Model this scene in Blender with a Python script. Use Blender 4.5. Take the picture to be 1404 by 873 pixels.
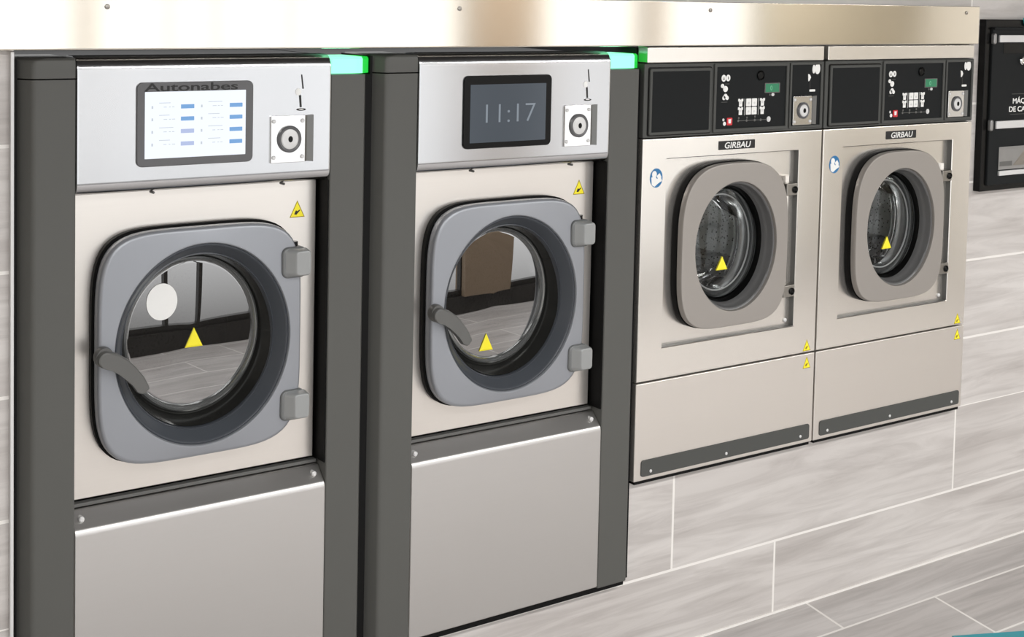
import bpy, bmesh, math, random
from mathutils import Vector, Matrix

for o in list(bpy.data.objects):
    bpy.data.objects.remove(o, do_unlink=True)
SC = bpy.context.scene
COL = SC.collection
PI = math.pi

# ------------------------------------------------------------------ camera
F, PCX, PCY = 1950.0, 702.0, 98.5
YAW, PITCH, ROLL = 0.6099, 0.0578, 0.0215
CAM = Vector((-0.463, -2.9389, 1.8642))
W_IMG, H_IMG = 1404.0, 873.0
fw = Vector((math.sin(YAW) * math.cos(PITCH), math.cos(YAW) * math.cos(PITCH), -math.sin(PITCH)))
rt0 = Vector((math.cos(YAW), -math.sin(YAW), 0))
up0 = rt0.cross(fw)
rt = math.cos(ROLL) * rt0 + math.sin(ROLL) * up0
up = -math.sin(ROLL) * rt0 + math.cos(ROLL) * up0
cd = bpy.data.cameras.new('camera')
cam = bpy.data.objects.new('camera', cd)
COL.objects.link(cam)
M = Matrix(((rt.x, up.x, -fw.x, CAM.x), (rt.y, up.y, -fw.y, CAM.y), (rt.z, up.z, -fw.z, CAM.z), (0, 0, 0, 1)))
cam.matrix_world = M
cd.sensor_fit = 'HORIZONTAL'
cd.sensor_width = 36.0
cd.lens = F * 36.0 / W_IMG
cd.shift_x = (W_IMG / 2 - PCX) / W_IMG
cd.shift_y = (PCY - H_IMG / 2) / W_IMG
cd.clip_start = 0.05
SC.camera = cam

# ------------------------------------------------------------------ world, fill lights, exposure
SC.view_settings.view_transform = 'Standard'
SC.view_settings.look = 'None'
SC.view_settings.gamma = 1.0
SC.view_settings.use_curve_mapping = False
SC.view_settings.exposure = 0.02
wd = bpy.data.worlds.new('daylight')
SC.world = wd
wd.use_nodes = True
wn = wd.node_tree.nodes
wl = wd.node_tree.links
bg = wn['Background']
tc = wn.new('ShaderNodeTexCoord')
sp = wn.new('ShaderNodeSeparateXYZ')
rp = wn.new('ShaderNodeValToRGB')
wl.new(tc.outputs['Generated'], sp.inputs[0])
hz = wn.new('ShaderNodeMath')
hz.operation = 'MULTIPLY_ADD'
hz.inputs[1].default_value = 0.5
hz.inputs[2].default_value = 0.5
wl.new(sp.outputs['Z'], hz.inputs[0])
wl.new(hz.outputs[0], rp.inputs[0])
rp.color_ramp.elements[0].position = 0.388
rp.color_ramp.elements[0].color = (0.38, 0.375, 0.37, 1)      # pavement and facades across the street
rp.color_ramp.elements[1].position = 0.430
rp.color_ramp.elements[1].color = (1.0, 1.0, 1.0, 1)          # bright overcast sky
wl.new(rp.outputs[0], bg.inputs['Color'])
bg.inputs['Strength'].default_value = 1.75


def area(name, loc, sx, sy, power, col=(1, 0.985, 0.965)):
    l = bpy.data.lights.new(name, 'AREA')
    l.shape = 'RECTANGLE'
    l.size, l.size_y, l.energy, l.color = sx, sy, power, col
    o = bpy.data.objects.new(name, l)
    o.location = loc
    COL.objects.link(o)
    return o


for lx in (0.3, 2.2, 4.1, 6.0):
    area('ceiling_fill', (lx, -2.75, 2.72), 1.3, 0.6, 52)  # unseen fill lights, added under the ceiling to brighten wall and floor

# ------------------------------------------------------------------ materials
def lin(c):
    return tuple(((v / 255.0) / 12.92 if v / 255.0 <= 0.04045 else ((v / 255.0 + 0.055) / 1.055) ** 2.4) for v in c)


def principled(name):
    m = bpy.data.materials.new(name)
    m.use_nodes = True
    return m, m.node_tree.nodes, m.node_tree.links, m.node_tree.nodes['Principled BSDF']


def plain(name, rgb, rough=0.5, metal=0.0, spec=0.5, var=0.0, vscale=30.0, bump=0.0, coat=0.0):
    """solid surface with faint procedural variation and micro texture"""
    m, n, l, b = principled(name)
    c = lin(rgb)
    b.inputs['Roughness'].default_value = rough
    b.inputs['Metallic'].default_value = metal
    b.inputs['Specular IOR Level'].default_value = spec
    if coat:
        b.inputs['Coat Weight'].default_value = coat
        b.inputs['Coat Roughness'].default_value = 0.08
    t = n.new('ShaderNodeTexCoord')
    nz = n.new('ShaderNodeTexNoise')
    nz.inputs['Scale'].default_value = vscale
    nz.inputs['Detail'].default_value = 4
    l.new(t.outputs['Object'], nz.inputs['Vector'])
    mx = n.new('ShaderNodeMixRGB')
    mx.inputs['Color1'].default_value = tuple(v * (1 - var) for v in c) + (1,)
    mx.inputs['Color2'].default_value = tuple(min(1, v * (1 + var)) for v in c) + (1,)
    l.new(nz.outputs['Fac'], mx.inputs['Fac'])
    l.new(mx.outputs[0], b.inputs['Base Color'])
    if bump:
        n2 = n.new('ShaderNodeTexNoise')
        n2.inputs['Scale'].default_value = 700
        l.new(t.outputs['Object'], n2.inputs['Vector'])
        bp = n.new('ShaderNodeBump')
        bp.inputs['Strength'].default_value = bump
        bp.inputs['Distance'].default_value = 0.001
        l.new(n2.outputs['Fac'], bp.inputs['Height'])
        l.new(bp.outputs[0], b.inputs['Normal'])
    return m


def steel(name, rgb, rough, aniso=0.5, metal=1.0, brush=0.03, wave=0.0):
    """brushed stainless steel: fine horizontal grain, softly uneven roughness"""
    m, n, l, b = principled(name)
    c = lin(rgb)
    b.inputs['Metallic'].default_value = metal
    b.inputs['Anisotropic'].default_value = aniso
    tg = n.new('ShaderNodeCombineXYZ')
    tg.inputs[0].default_value = 1.0
    l.new(tg.outputs[0], b.inputs['Tangent'])
    t = n.new('ShaderNodeTexCoord')
    mp = n.new('ShaderNodeMapping')
    mp.inputs['Scale'].default_value = (3, 3, 900)
    nz = n.new('ShaderNodeTexNoise')
    nz.inputs['Scale'].default_value = 1.0
    nz.inputs['Detail'].default_value = 5
    l.new(t.outputs['Object'], mp.inputs[0])
    l.new(mp.outputs[0], nz.inputs['Vector'])
    mx = n.new('ShaderNodeMixRGB')
    mx.inputs['Color1'].default_value = tuple(v * (1 - brush) for v in c) + (1,)
    mx.inputs['Color2'].default_value = tuple(min(1, v * (1 + brush)) for v in c) + (1,)
    l.new(nz.outputs['Fac'], mx.inputs['Fac'])
    l.new(mx.outputs[0], b.inputs['Base Color'])
    n2 = n.new('ShaderNodeTexNoise')
    n2.inputs['Scale'].default_value = 1.75
    l.new(t.outputs['Object'], n2.inputs['Vector'])
    mr = n.new('ShaderNodeMapRange')
    mr.inputs['To Min'].default_value = rough * 0.85
    mr.inputs['To Max'].default_value = rough * 1.15
    l.new(n2.outputs['Fac'], mr.inputs['Value'])
    l.new(mr.outputs[0], b.inputs['Roughness'])
    bp = n.new('ShaderNodeBump')
    bp.inputs['Strength'].default_value = 0.04
    bp.inputs['Distance'].default_value = 0.0005
    l.new(nz.outputs['Fac'], bp.inputs['Height'])
    if wave:                                   # sheet metal is never perfectly flat
        n3 = n.new('ShaderNodeTexNoise')
        n3.inputs['Scale'].default_value = 3.0
        n3.inputs['Detail'].default_value = 1
        l.new(t.outputs['Object'], n3.inputs['Vector'])
        b2 = n.new('ShaderNodeBump')
        b2.inputs['Strength'].default_value = wave
        b2.inputs['Distance'].default_value = 0.01
        l.new(n3.outputs['Fac'], b2.inputs['Height'])
        l.new(bp.outputs[0], b2.inputs['Normal'])
        l.new(b2.outputs[0], b.inputs['Normal'])
    else:
        l.new(bp.outputs[0], b.inputs['Normal'])
    return m


def glow(name, rgb, strength, base=(0.02, 0.02, 0.02), rough=0.15):
    m, n, l, b = principled(name)
    b.inputs['Base Color'].default_value = base + (1,)
    b.inputs['Roughness'].default_value = rough
    b.inputs['Emission Color'].default_value = lin(rgb) + (1,)
    b.inputs['Emission Strength'].default_value = strength
    return m


def glass(name, tint, refl, rough=0.004, ior=1.52):
    """window glass: tinted transmission under a fresnel mirror"""
    m = bpy.data.materials.new(name)
    m.use_nodes = True
    n, l = m.node_tree.nodes, m.node_tree.links
    n.remove(n['Principled BSDF'])
    out = n['Material Output']
    tr = n.new('ShaderNodeBsdfTransparent')
    tr.inputs[0].default_value = tint + (1,)
    gl = n.new('ShaderNodeBsdfGlossy')
    gl.inputs['Roughness'].default_value = rough
    fr = n.new('ShaderNodeFresnel')
    fr.inputs['IOR'].default_value = ior
    ad = n.new('ShaderNodeMath')
    ad.operation = 'ADD'
    ad.use_clamp = True
    ad.inputs[1].default_value = refl
    mx = n.new('ShaderNodeMixShader')
    l.new(fr.outputs[0], ad.inputs[0])
    l.new(ad.outputs[0], mx.inputs[0])
    l.new(tr.outputs[0], mx.inputs[1])
    l.new(gl.outputs[0], mx.inputs[2])
    l.new(mx.outputs[0], out.inputs[0])
    return m


def woodtile(name, light, dark, grout, tw, th, off, x0, z0, axis, skew=0.0, mortar=0.004, rough=0.45):
    """wood-look porcelain tile laid in a running bond"""
    m, n, l, b = principled(name)
    t = n.new('ShaderNodeTexCoord')
    s = n.new('ShaderNodeSeparateXYZ')
    l.new(t.outputs['Object'], s.inputs[0])
    c = n.new('ShaderNodeCombineXYZ')
    ax = n.new('ShaderNodeMath')
    ax.operation = 'MULTIPLY_ADD'
    l.new(s.outputs['Y'], ax.inputs[0])
    ax.inputs[1].default_value = -skew
    l.new(s.outputs['X'], ax.inputs[2])
    a2 = n.new('ShaderNodeMath')
    a2.inputs[1].default_value = -x0
    l.new(ax.outputs[0], a2.inputs[0])
    a3 = n.new('ShaderNodeMath')
    a3.inputs[1].default_value = -z0
    l.new(s.outputs[axis], a3.inputs[0])
    l.new(a2.outputs[0], c.inputs[0])
    l.new(a3.outputs[0], c.inputs[1])
    br = n.new('ShaderNodeTexBrick')
    br.offset = off
    br.offset_frequency = 2
    br.squash = 1.0
    br.inputs['Scale'].default_value = 1.0
    br.inputs['Brick Width'].default_value = tw
    br.inputs['Row Height'].default_value = th
    br.inputs['Mortar Size'].default_value = mortar
    br.inputs['Mortar Smooth'].default_value = 0.1
    br.inputs['Bias'].default_value = 0.0
    br.inputs['Color1'].default_value = (0, 0, 0, 1)
    br.inputs['Color2'].default_value = (1, 1, 1, 1)
    br.inputs['Mortar'].default_value = (0.5, 0.5, 0.5, 1)
    l.new(c.outputs[0], br.inputs['Vector'])
    # grain, shifted per tile by the tile's random value
    sh = n.new('ShaderNodeVectorMath')
    sh.operation = 'MULTIPLY_ADD'
    sh.inputs[1].default_value = (9, 5, 7)
    l.new(br.outputs['Color'], sh.inputs[0])
    l.new(c.outputs[0], sh.inputs[2])
    mp = n.new('ShaderNodeMapping')
    mp.inputs['Scale'].default_value = (1.1, 13, 1)
    l.new(sh.outputs[0], mp.inputs[0])
    nz = n.new('ShaderNodeTexNoise')
    nz.inputs['Scale'].default_value = 1.6
    nz.inputs['Detail'].default_value = 9
    nz.inputs['Roughness'].default_value = 0.62
    nz.inputs['Distortion'].default_value = 0.9
    l.new(mp.outputs[0], nz.inputs['Vector'])
    cr = n.new('ShaderNodeValToRGB')
    cr.color_ramp.elements[0].position = 0.34
    cr.color_ramp.elements[0].color = lin(dark) + (1,)
    cr.color_ramp.elements[1].position = 0.6
    cr.color_ramp.elements[1].color = lin(light) + (1,)
    l.new(nz.outputs['Fac'], cr.inputs[0])
    mp2 = n.new('ShaderNodeMapping')
    mp2.inputs['Scale'].default_value = (0.9, 3.2, 1)
    l.new(sh.outputs[0], mp2.inputs[0])
    n2 = n.new('ShaderNodeTexNoise')
    n2.inputs['Scale'].default_value = 1.3
    n2.inputs['Detail'].default_value = 3
    l.new(mp2.outputs[0], n2.inputs['Vector'])
    hs = n.new('ShaderNodeMixRGB')
    hs.blend_type = 'MULTIPLY'
    hs.inputs['Fac'].default_value = 0.55
    cr2 = n.new('ShaderNodeValToRGB')
    cr2.color_ramp.elements[0].position = 0.35
    cr2.color_ramp.elements[0].color = (0.72, 0.70, 0.69, 1)
    cr2.color_ramp.elements[1].position = 0.62
    cr2.color_ramp.elements[1].color = (1, 1, 1, 1)
    l.new(n2.outputs['Fac'], cr2.inputs[0])
    l.new(cr.outputs[0], hs.inputs['Color1'])
    l.new(cr2.outputs[0], hs.inputs['Color2'])
    mg = n.new('ShaderNodeMixRGB')
    mg.inputs['Color2'].default_value = lin(grout) + (1,)
    l.new(br.outputs['Fac'], mg.inputs['Fac'])
    l.new(hs.outputs[0], mg.inputs['Color1'])
    l.new(mg.outputs[0], b.inputs['Base Color'])
    b.inputs['Roughness'].default_value = rough
    inv = n.new('ShaderNodeMath')
    inv.operation = 'SUBTRACT'
    inv.inputs[0].default_value = 1.0
    l.new(br.outputs['Fac'], inv.inputs[1])
    bp = n.new('ShaderNodeBump')
    bp.inputs['Strength'].default_value = 0.25
    bp.inputs['Distance'].default_value = 0.002
    l.new(inv.outputs[0], bp.inputs['Height'])
    l.new(bp.outputs[0], b.inputs['Normal'])
    return m


MT = {}
MT['wall'] = woodtile('wood_look_wall_tile', (208, 204, 201), (184, 179, 176), (232, 229, 225), 1.2435, 0.2615, 0.331, 2.6140 - 1.2435 * 2, 0.7365 - 0.2615 * 4, 'Z')
MT['plinth'] = woodtile('wood_look_plinth_tile', (208, 204, 201), (184, 179, 176), (232, 229, 225), 1.2435, 0.2833, 0.331, 2.6140 - 1.2435 * 2, 0.2252 - 0.2833 * 2, 'Z')
MT['floor'] = woodtile('wood_look_floor_tile', (196, 192, 190), (172, 168, 166), (226, 223, 219), 1.2435, 0.262, 0.332, 3.165 - 1.2435 * 2, -0.155 - 0.262 * 14, 'Y', 0.19, 0.0045, 0.4)
MT['plaster'] = plain('white_plaster', (228, 225, 220), 0.8, var=0.02, vscale=4)
MT['ceil'] = plain('grey_ceiling_board', (64, 63, 62), 0.8, var=0.02, vscale=4)
MT['beige'] = plain('beige_render', (176, 168, 152), 0.8, var=0.03, vscale=3)
MT['pier'] = plain('tan_pier_render', (150, 132, 112), 0.7, var=0.05, vscale=3)
MT['alu'] = plain('dark_window_aluminium', (62, 60, 58), 0.4, 0.3)
MT['panel'] = steel('bright_brushed_steel', (194, 195, 197), 0.17, 0.3, wave=0.03)
MT['lower'] = steel('satin_steel_lower', (208, 206, 204), 0.38, 0.3, brush=0.02)
MT['front'] = steel('warm_satin_steel', (226, 221, 215), 0.3, 0.3, metal=0.85, brush=0.02, wave=0.04)
MT['fascia'] = steel('polished_fascia_steel', (232, 226, 214), 0.09, 0.6, wave=0.015)
MT['body'] = steel('warm_brushed_steel', (232, 228, 222), 0.22, 0.4, metal=0.88, brush=0.03, wave=0.05)
MT['doorsteel'] = plain('taupe_door_paint', (156, 151, 146), 0.4, 0.35, var=0.02, vscale=5)
MT['column'] = plain('anthracite_column', (84, 84, 81), 0.5, 0.0, 0.4, var=0.03, vscale=8, bump=0.05)
MT['doorgrey'] = plain('silver_grey_door_paint', (148, 151, 157), 0.38, 0.4, var=0.03, vscale=5)
MT['slate'] = plain('slate_ring_plastic', (66, 70, 76), 0.38, var=0.06, vscale=9)
MT['rubber'] = plain('black_rubber', (11, 11, 11), 0.6, spec=0.15, var=0.1)
MT['black'] = plain('gloss_black_plastic', (12, 12, 12), 0.25, spec=0.18, var=0.05)
MT['shadowblack'] = plain('black_cabinet_paint', (12, 12, 12), 0.7, var=0.05)
MT['chrome'] = steel('chrome', (225, 225, 225), 0.12, 0.0)
MT['bowlrim'] = plain('glass_bowl_rim', (150, 152, 152), 0.16, 0.75)
MT['drum'] = steel('stainless_drum', (196, 197, 196), 0.28, 0.2, metal=0.9, wave=0.35)
_n, _l = MT['drum'].node_tree.nodes, MT['drum'].node_tree.links      # punched holes
_v = _n.new('ShaderNodeTexVoronoi')
_v.inputs['Scale'].default_value = 95
_t = _n.new('ShaderNodeTexCoord')
_l.new(_t.outputs['Object'], _v.inputs['Vector'])
_g = _n.new('ShaderNodeMath')
_g.operation = 'GREATER_THAN'
_g.inputs[1].default_value = 0.26
_l.new(_v.outputs['Distance'], _g.inputs[0])
_m = _n.new('ShaderNodeMixRGB')
_m.inputs['Color1'].default_value = (0.03, 0.03, 0.03, 1)
_p = _n['Principled BSDF']
_l.new(_p.inputs['Base Color'].links[0].from_socket, _m.inputs['Color2'])
_l.new(_g.outputs[0], _m.inputs['Fac'])
_l.new(_m.outputs[0], _p.inputs['Base Color'])
MT['ringgrey'] = plain('grey_porthole_plastic', (98, 98, 98), 0.3, var=0.05, vscale=9)
MT['lever'] = plain('dark_grey_lever', (92, 92, 90), 0.45, var=0.04)
MT['hinge'] = plain('grey_hinge_cover', (150, 152, 152), 0.4, 0.2, var=0.03)
MT['hingedark'] = plain('dark_grey_hinge_base', (112, 114, 114), 0.4, 0.2, var=0.03)
MT['collar'] = plain('dark_glossy_collar', (52, 52, 50), 0.18, 0.5, var=0.05)
MT['hingesteel'] = plain('hinge_metal', (150, 146, 140), 0.3, 0.85)
MT['lip'] = plain('dark_reflection_metal', (110, 110, 108), 0.3, 0.7, var=0.04)  # plate metal coloured darker to carry the dark reflection on its side
MT['bezelgrey'] = plain('grey_screen_bezel', (92, 92, 94), 0.35, var=0.03)
MT['frameline'] = plain('charcoal_panel_frame', (76, 77, 75), 0.55, spec=0.25, var=0.03)
MT['panelblack'] = plain('matt_black_panel', (30, 32, 33), 0.55, spec=0.1, var=0.05)
MT['white'] = plain('white_print', (238, 238, 236), 0.5, var=0.02)
MT['ink'] = plain('black_print', (16, 16, 16), 0.5)
MT['yellow'] = plain('yellow_sticker', (247, 232, 40), 0.4, var=0.03)
MT['yellowdull'] = plain('dull_yellow_print', (140, 120, 20), 0.5)
MT['blue'] = plain('blue_sticker', (38, 112, 165), 0.4, var=0.04)
MT['teal'] = plain('teal_vinyl', (22, 140, 152), 0.4, var=0.04)
MT['tealbright'] = plain('bright_teal_sticker', (70, 188, 192), 0.4, var=0.04)
MT['red'] = plain('red_button', (205, 40, 50), 0.4, var=0.04)
MT['silver'] = plain('pale_silver_bar', (214, 214, 214), 0.4, 0.2, var=0.02)
MT['tray'] = plain('grey_coin_tray', (150, 150, 150), 0.3, 0.6, var=0.1)
MT['screenwhite'] = glow('lit_white_screen', (240, 246, 255), 1.0)
MT['screenblue'] = glow('screen_blue_button', (110, 165, 222), 0.9)
MT['screenlilac'] = glow('screen_lilac_button', (176, 190, 228), 0.95)
MT['screentext'] = glow('screen_text', (196, 204, 214), 0.95)
MT['screendark'] = glow('slate_blue_screen', (64, 76, 88), 0.75)
MT['clock'] = glow('clock_digits', (132, 142, 152), 0.9)
MT['green'] = glow('green_status_light', (150, 255, 205), 1.25, (0.05, 0.5, 0.2))
MT['greendark'] = glow('green_light_edge', (10, 190, 50), 0.9, (0.02, 0.3, 0.05))
MT['lcd'] = glow('green_lcd', (34, 140, 96), 0.75)
MT['lcddark'] = glow('green_lcd_digits', (110, 200, 150), 0.8)
MT['glassdark'] = glass('dark_tinted_door_glass', (0.10, 0.10, 0.10), 0.33)
MT['glassclear'] = glass('clear_door_glass', (0.95, 0.96, 0.96), 0.0, ior=1.34)
MT['grout'] = plain('white_grout', (232, 229, 225), 0.7, var=0.02)
MT['disc'] = plain('white_round_sticker', (232, 232, 230), 0.5, var=0.02)

# ------------------------------------------------------------------ mesh helpers
class MB:
    """collects shapes in one bmesh; build() links it as one mesh object"""
    def __init__(self):
        self.b = bmesh.new()

    def loft(self, rings, cap0=True, cap1=True, closed=True):
        V = [[self.b.verts.new(p) for p in r] for r in rings]
        k = len(V[0])
        for a, c in zip(V[:-1], V[1:]):
            for i in range(k if closed else k - 1):
                j = (i + 1) % k
                try:
                    self.b.faces.new((a[i], a[j], c[j], c[i]))
                except ValueError:
                    pass
        if cap0:
            self.b.faces.new(V[0])
        if cap1:
            self.b.faces.new(V[-1])
        return self

    def box(self, x0, x1, y0, y1, z0, z1):
        r = lambda y: [(x0, y, z0), (x1, y, z0), (x1, y, z1), (x0, y, z1)]
        return self.loft([r(y0), r(y1)])

    def slab(self, x0, x1, z0, z1, yf, yb, r=0.004, bev=0.002, seg=3):
        rings = [at(rrect(x0, x1, z0, z1, r), yb)]
        for k in range(seg + 1):
            a = PI / 2 * k / seg
            ins = bev * (1 - math.cos(a))
            y = yf + bev * (1 - math.sin(a))
            rings.append(at(rrect(x0 + ins, x1 - ins, z0 + ins, z1 - ins, max(r - ins, 0.0003)), y))
        return self.loft(rings)

    def lathe(self, cx, cz, sx, sz, prof, n=112, cap0=False, cap1=False):
        rings = []
        for (r, y) in prof:
            rings.append([(cx + sx * r * math.cos(2 * PI * i / n), y, cz + sz * r * math.sin(2 * PI * i / n)) for i in range(n)])
        return self.loft(rings, cap0, cap1)

    def poly(self, pts, yf, yb):
        """flat outline in x,z extruded from yb to yf"""
        return self.loft([at(pts, yb), at(pts, yf)])

    def tube(self, path, rad, n=12):
        rings = []
        for i, p in enumerate(path):
            p = Vector(p)
            a = Vector(path[max(i - 1, 0)])
            c = Vector(path[min(i + 1, len(path) - 1)])
            t = (c - a).normalized()
            u = t.orthogonal().normalized() if i == 0 else (u - t * u.dot(t)).normalized()
            v = t.cross(u)
            r = rad[i] if isinstance(rad, (list, tuple)) else rad
            rings.append([tuple(p + r * (math.cos(2 * PI * k / n) * u + math.sin(2 * PI * k / n) * v)) for k in range(n)])
        return self.loft(rings)

    def build(self, name, mat, parent=None, org=(0, 0, 0), sharp=32):
        b = self.b
        bmesh.ops.translate(b, verts=b.verts, vec=(-org[0], -org[1], -org[2]))
        bmesh.ops.recalc_face_normals(b, faces=b.faces)
        me = bpy.data.meshes.new(name)
        b.to_mesh(me)
        b.free()
        for p in me.polygons:
            p.use_smooth = True
        me.set_sharp_from_angle(angle=math.radians(sharp))
        me.materials.append(mat)
        o = bpy.data.objects.new(name, me)
        COL.objects.link(o)
        wnm = o.modifiers.new('weighted_normals', 'WEIGHTED_NORMAL')
        wnm.mode = 'FACE_AREA'
        wnm.weight = 95
        wnm.keep_sharp = True
        if parent:
            o.parent = parent
        return o


def at(pts, y):
    return [(p[0], y, p[1]) for p in pts]


def rrect(x0, x1, z0, z1, r, n=5):
    r = min(r, (x1 - x0) / 2 - 1e-5, (z1 - z0) / 2 - 1e-5)
    out = []
    for (cx, cz, a0) in ((x1 - r, z1 - r, 0), (x0 + r, z1 - r, PI / 2), (x0 + r, z0 + r, PI), (x1 - r, z0 + r, 1.5 * PI)):
        for k in range(n + 1):
            a = a0 + PI / 2 * k / n
            out.append((cx + r * math.cos(a), cz + r * math.sin(a)))
    return out


def superell(cx, cz, hx, hz, nu, nl, n=128):
    out = []
    for i in range(n):
        a = 2 * PI * i / n
        c, s = math.cos(a), math.sin(a)
        e = nu if s >= 0 else nl
        k = (abs(c) ** e + abs(s) ** e) ** (-1.0 / e)      # polar form keeps every ring aligned
        out.append((cx + hx * c * k, cz + hz * s * k))
    return out


def ell(cx, cz, rx, rz, n=128):
    return [(cx + rx * math.cos(2 * PI * i / n), cz + rz * math.sin(2 * PI * i / n)) for i in range(n)]


def sqring(x0, x1, z0, z1, n=128):
    """n points of a rectangle, aligned by angle with ell() and with its corners kept"""
    cx, cz, hx, hz = (x0 + x1) / 2, (z0 + z1) / 2, (x1 - x0) / 2, (z1 - z0) / 2
    out = []
    for i in range(n):
        c, s = math.cos(2 * PI * i / n), math.sin(2 * PI * i / n)
        k = 1 / max(abs(c), abs(s))
        out.append((cx + hx * c * k, cz + hz * s * k))
    return out


def empty(name, loc, label, cat, group=None):
    o = bpy.data.objects.new(name, None)
    COL.objects.link(o)
    o.location = loc
    o.empty_display_size = 0.1
    tag(o, label, cat, group)
    return o


def tag(o, label, cat, group=None):
    o['label'] = label
    o['category'] = cat
    if group:
        o['group'] = group
    return o


def struct(o):
    o['kind'] = 'structure'
    return o


def text(name, body, size, x, z, y, mat, parent, org, shear=0.0, bold=0.0, align='LEFT', ext=0.0004, sx=1.0):
    cu = bpy.data.curves.new(name, 'FONT')
    cu.body = body
    cu.size = size
    cu.shear = shear
    cu.offset = bold
    cu.extrude = ext
    cu.align_x = align
    t = bpy.data.objects.new(name, cu)
    COL.objects.link(t)
    bpy.context.view_layer.update()
    me = bpy.data.meshes.new_from_object(t.evaluated_get(bpy.context.evaluated_depsgraph_get()))
    bpy.data.objects.remove(t, do_unlink=True)
    bpy.data.curves.remove(cu)
    for v in me.vertices:
        a = v.co.copy()
        v.co = Vector((x + a.x * sx - org[0], y - a.z - org[1], z + a.y - org[2]))
    me.name = name
    me.materials.clear()
    me.materials.append(mat)
    o = bpy.data.objects.new(name, me)
    COL.objects.link(o)
    o.parent = parent
    return o


# ------------------------------------------------------------------ the room
WY = 0.03                      # face of the tiled wall
X1, WL = 0.3684, 0.83          # left edge and width of a tall washer
XR, WR = 2.0250, 0.7051        # left edge and width of a compact washer
XE = XR + 2 * WR
RX0, RX1, RYB, RH = -1.6, 7.6, -3.6, 2.8

w = MB()
w.box(RX0, X1 - 0.004, WY, 0.14, 0.508, RH)
w.box(XE + 0.003, RX1, WY, 0.14, 0.508, RH)
w.box(X1 - 0.004, XE + 0.003, WY, 0.14, 1.722, RH)
struct(w.build('wall_front', MT['wall']))
w = MB()
w.box(RX0, X1 - 0.004, WY, 0.14, 0, 0.508)
w.box(X1 - 0.004, XR - 0.004, WY, 0.14, 0, 0.2302)
w.box(XR - 0.004, RX1, WY, 0.14, 0, 0.508)
struct(w.build('wall_front_plinth', MT['plinth']))
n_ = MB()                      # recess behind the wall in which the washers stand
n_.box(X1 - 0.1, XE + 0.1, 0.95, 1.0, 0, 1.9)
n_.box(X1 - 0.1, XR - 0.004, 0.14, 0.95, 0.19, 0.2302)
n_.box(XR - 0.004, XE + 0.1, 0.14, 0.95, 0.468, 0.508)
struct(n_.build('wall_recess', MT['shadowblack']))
struct(MB().box(RX0, RX1, RYB, 0.14, -0.06, 0).build('floor', MT['floor']))
struct(MB().box(RX0, RX1, RYB, 0.14, RH, RH + 0.06).build('ceiling', MT['ceil']))
struct(MB().box(RX0 - 0.1, RX0, RYB, 0.14, 0, RH).build('wall_left', MT['plaster']))
struct(MB().box(RX1, RX1 + 0.1, RYB, 0.14, 0, RH).build('wall_right', MT['plaster']))
b_ = MB()                      # shop front behind the photographer: sill, header and piers
b_.box(RX0, RX1, RYB - 0.12, RYB, 0, 0.13)
b_.box(RX0, RX1, RYB - 0.12, RYB, 2.55, RH)
struct(b_.build('wall_back', MT['alu']))
p_ = MB()
for (a, c) in ((RX0, -0.9), (1.68, 1.73), (3.82, 4.30), (5.10, 5.22)):
    p_.box(a, c, RYB - 0.12, RYB + 0.02, 0.13, 2.55)
struct(p_.build('wall_back_pier', MT['pier']))
struct(MB().box(6.05, RX1, RYB - 0.12, RYB + 0.02, 0.13, 2.55).build('wall_back_right', MT['beige']))
spans = [(-0.9, 0.55), (0.55, 1.68), (1.73, 2.11), (2.11, 2.36), (2.36, 2.76), (2.76, 3.82), (4.30, 5.10), (5.22, 6.05)]
for i, (a, c) in enumerate(spans):
    f = MB()
    f.box(a, a + 0.012, RYB - 0.08, RYB - 0.03, 0.13, 2.55)
    f.box(c - 0.012, c, RYB - 0.08, RYB - 0.03, 0.13, 2.55)
    f.box(a + 0.012, c - 0.012, RYB - 0.08, RYB - 0.03, 0.13, 0.17)
    f.box(a + 0.012, c - 0.012, RYB - 0.08, RYB - 0.03, 2.50, 2.55)
    struct(f.build('window_%d' % (i + 1), MT['alu']))
struct(MB().slab(X1 - 0.0115, X1 - 0.0045, 0.231, 1.716, 0.018, 0.0295, 0.001, 0.001).build('trim_1', MT['silver']))


struct(MB().box(XR - 0.9, RX1, WY - 0.004, WY, 0.0, 0.006).build('trim_2', MT['grout']))


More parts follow.
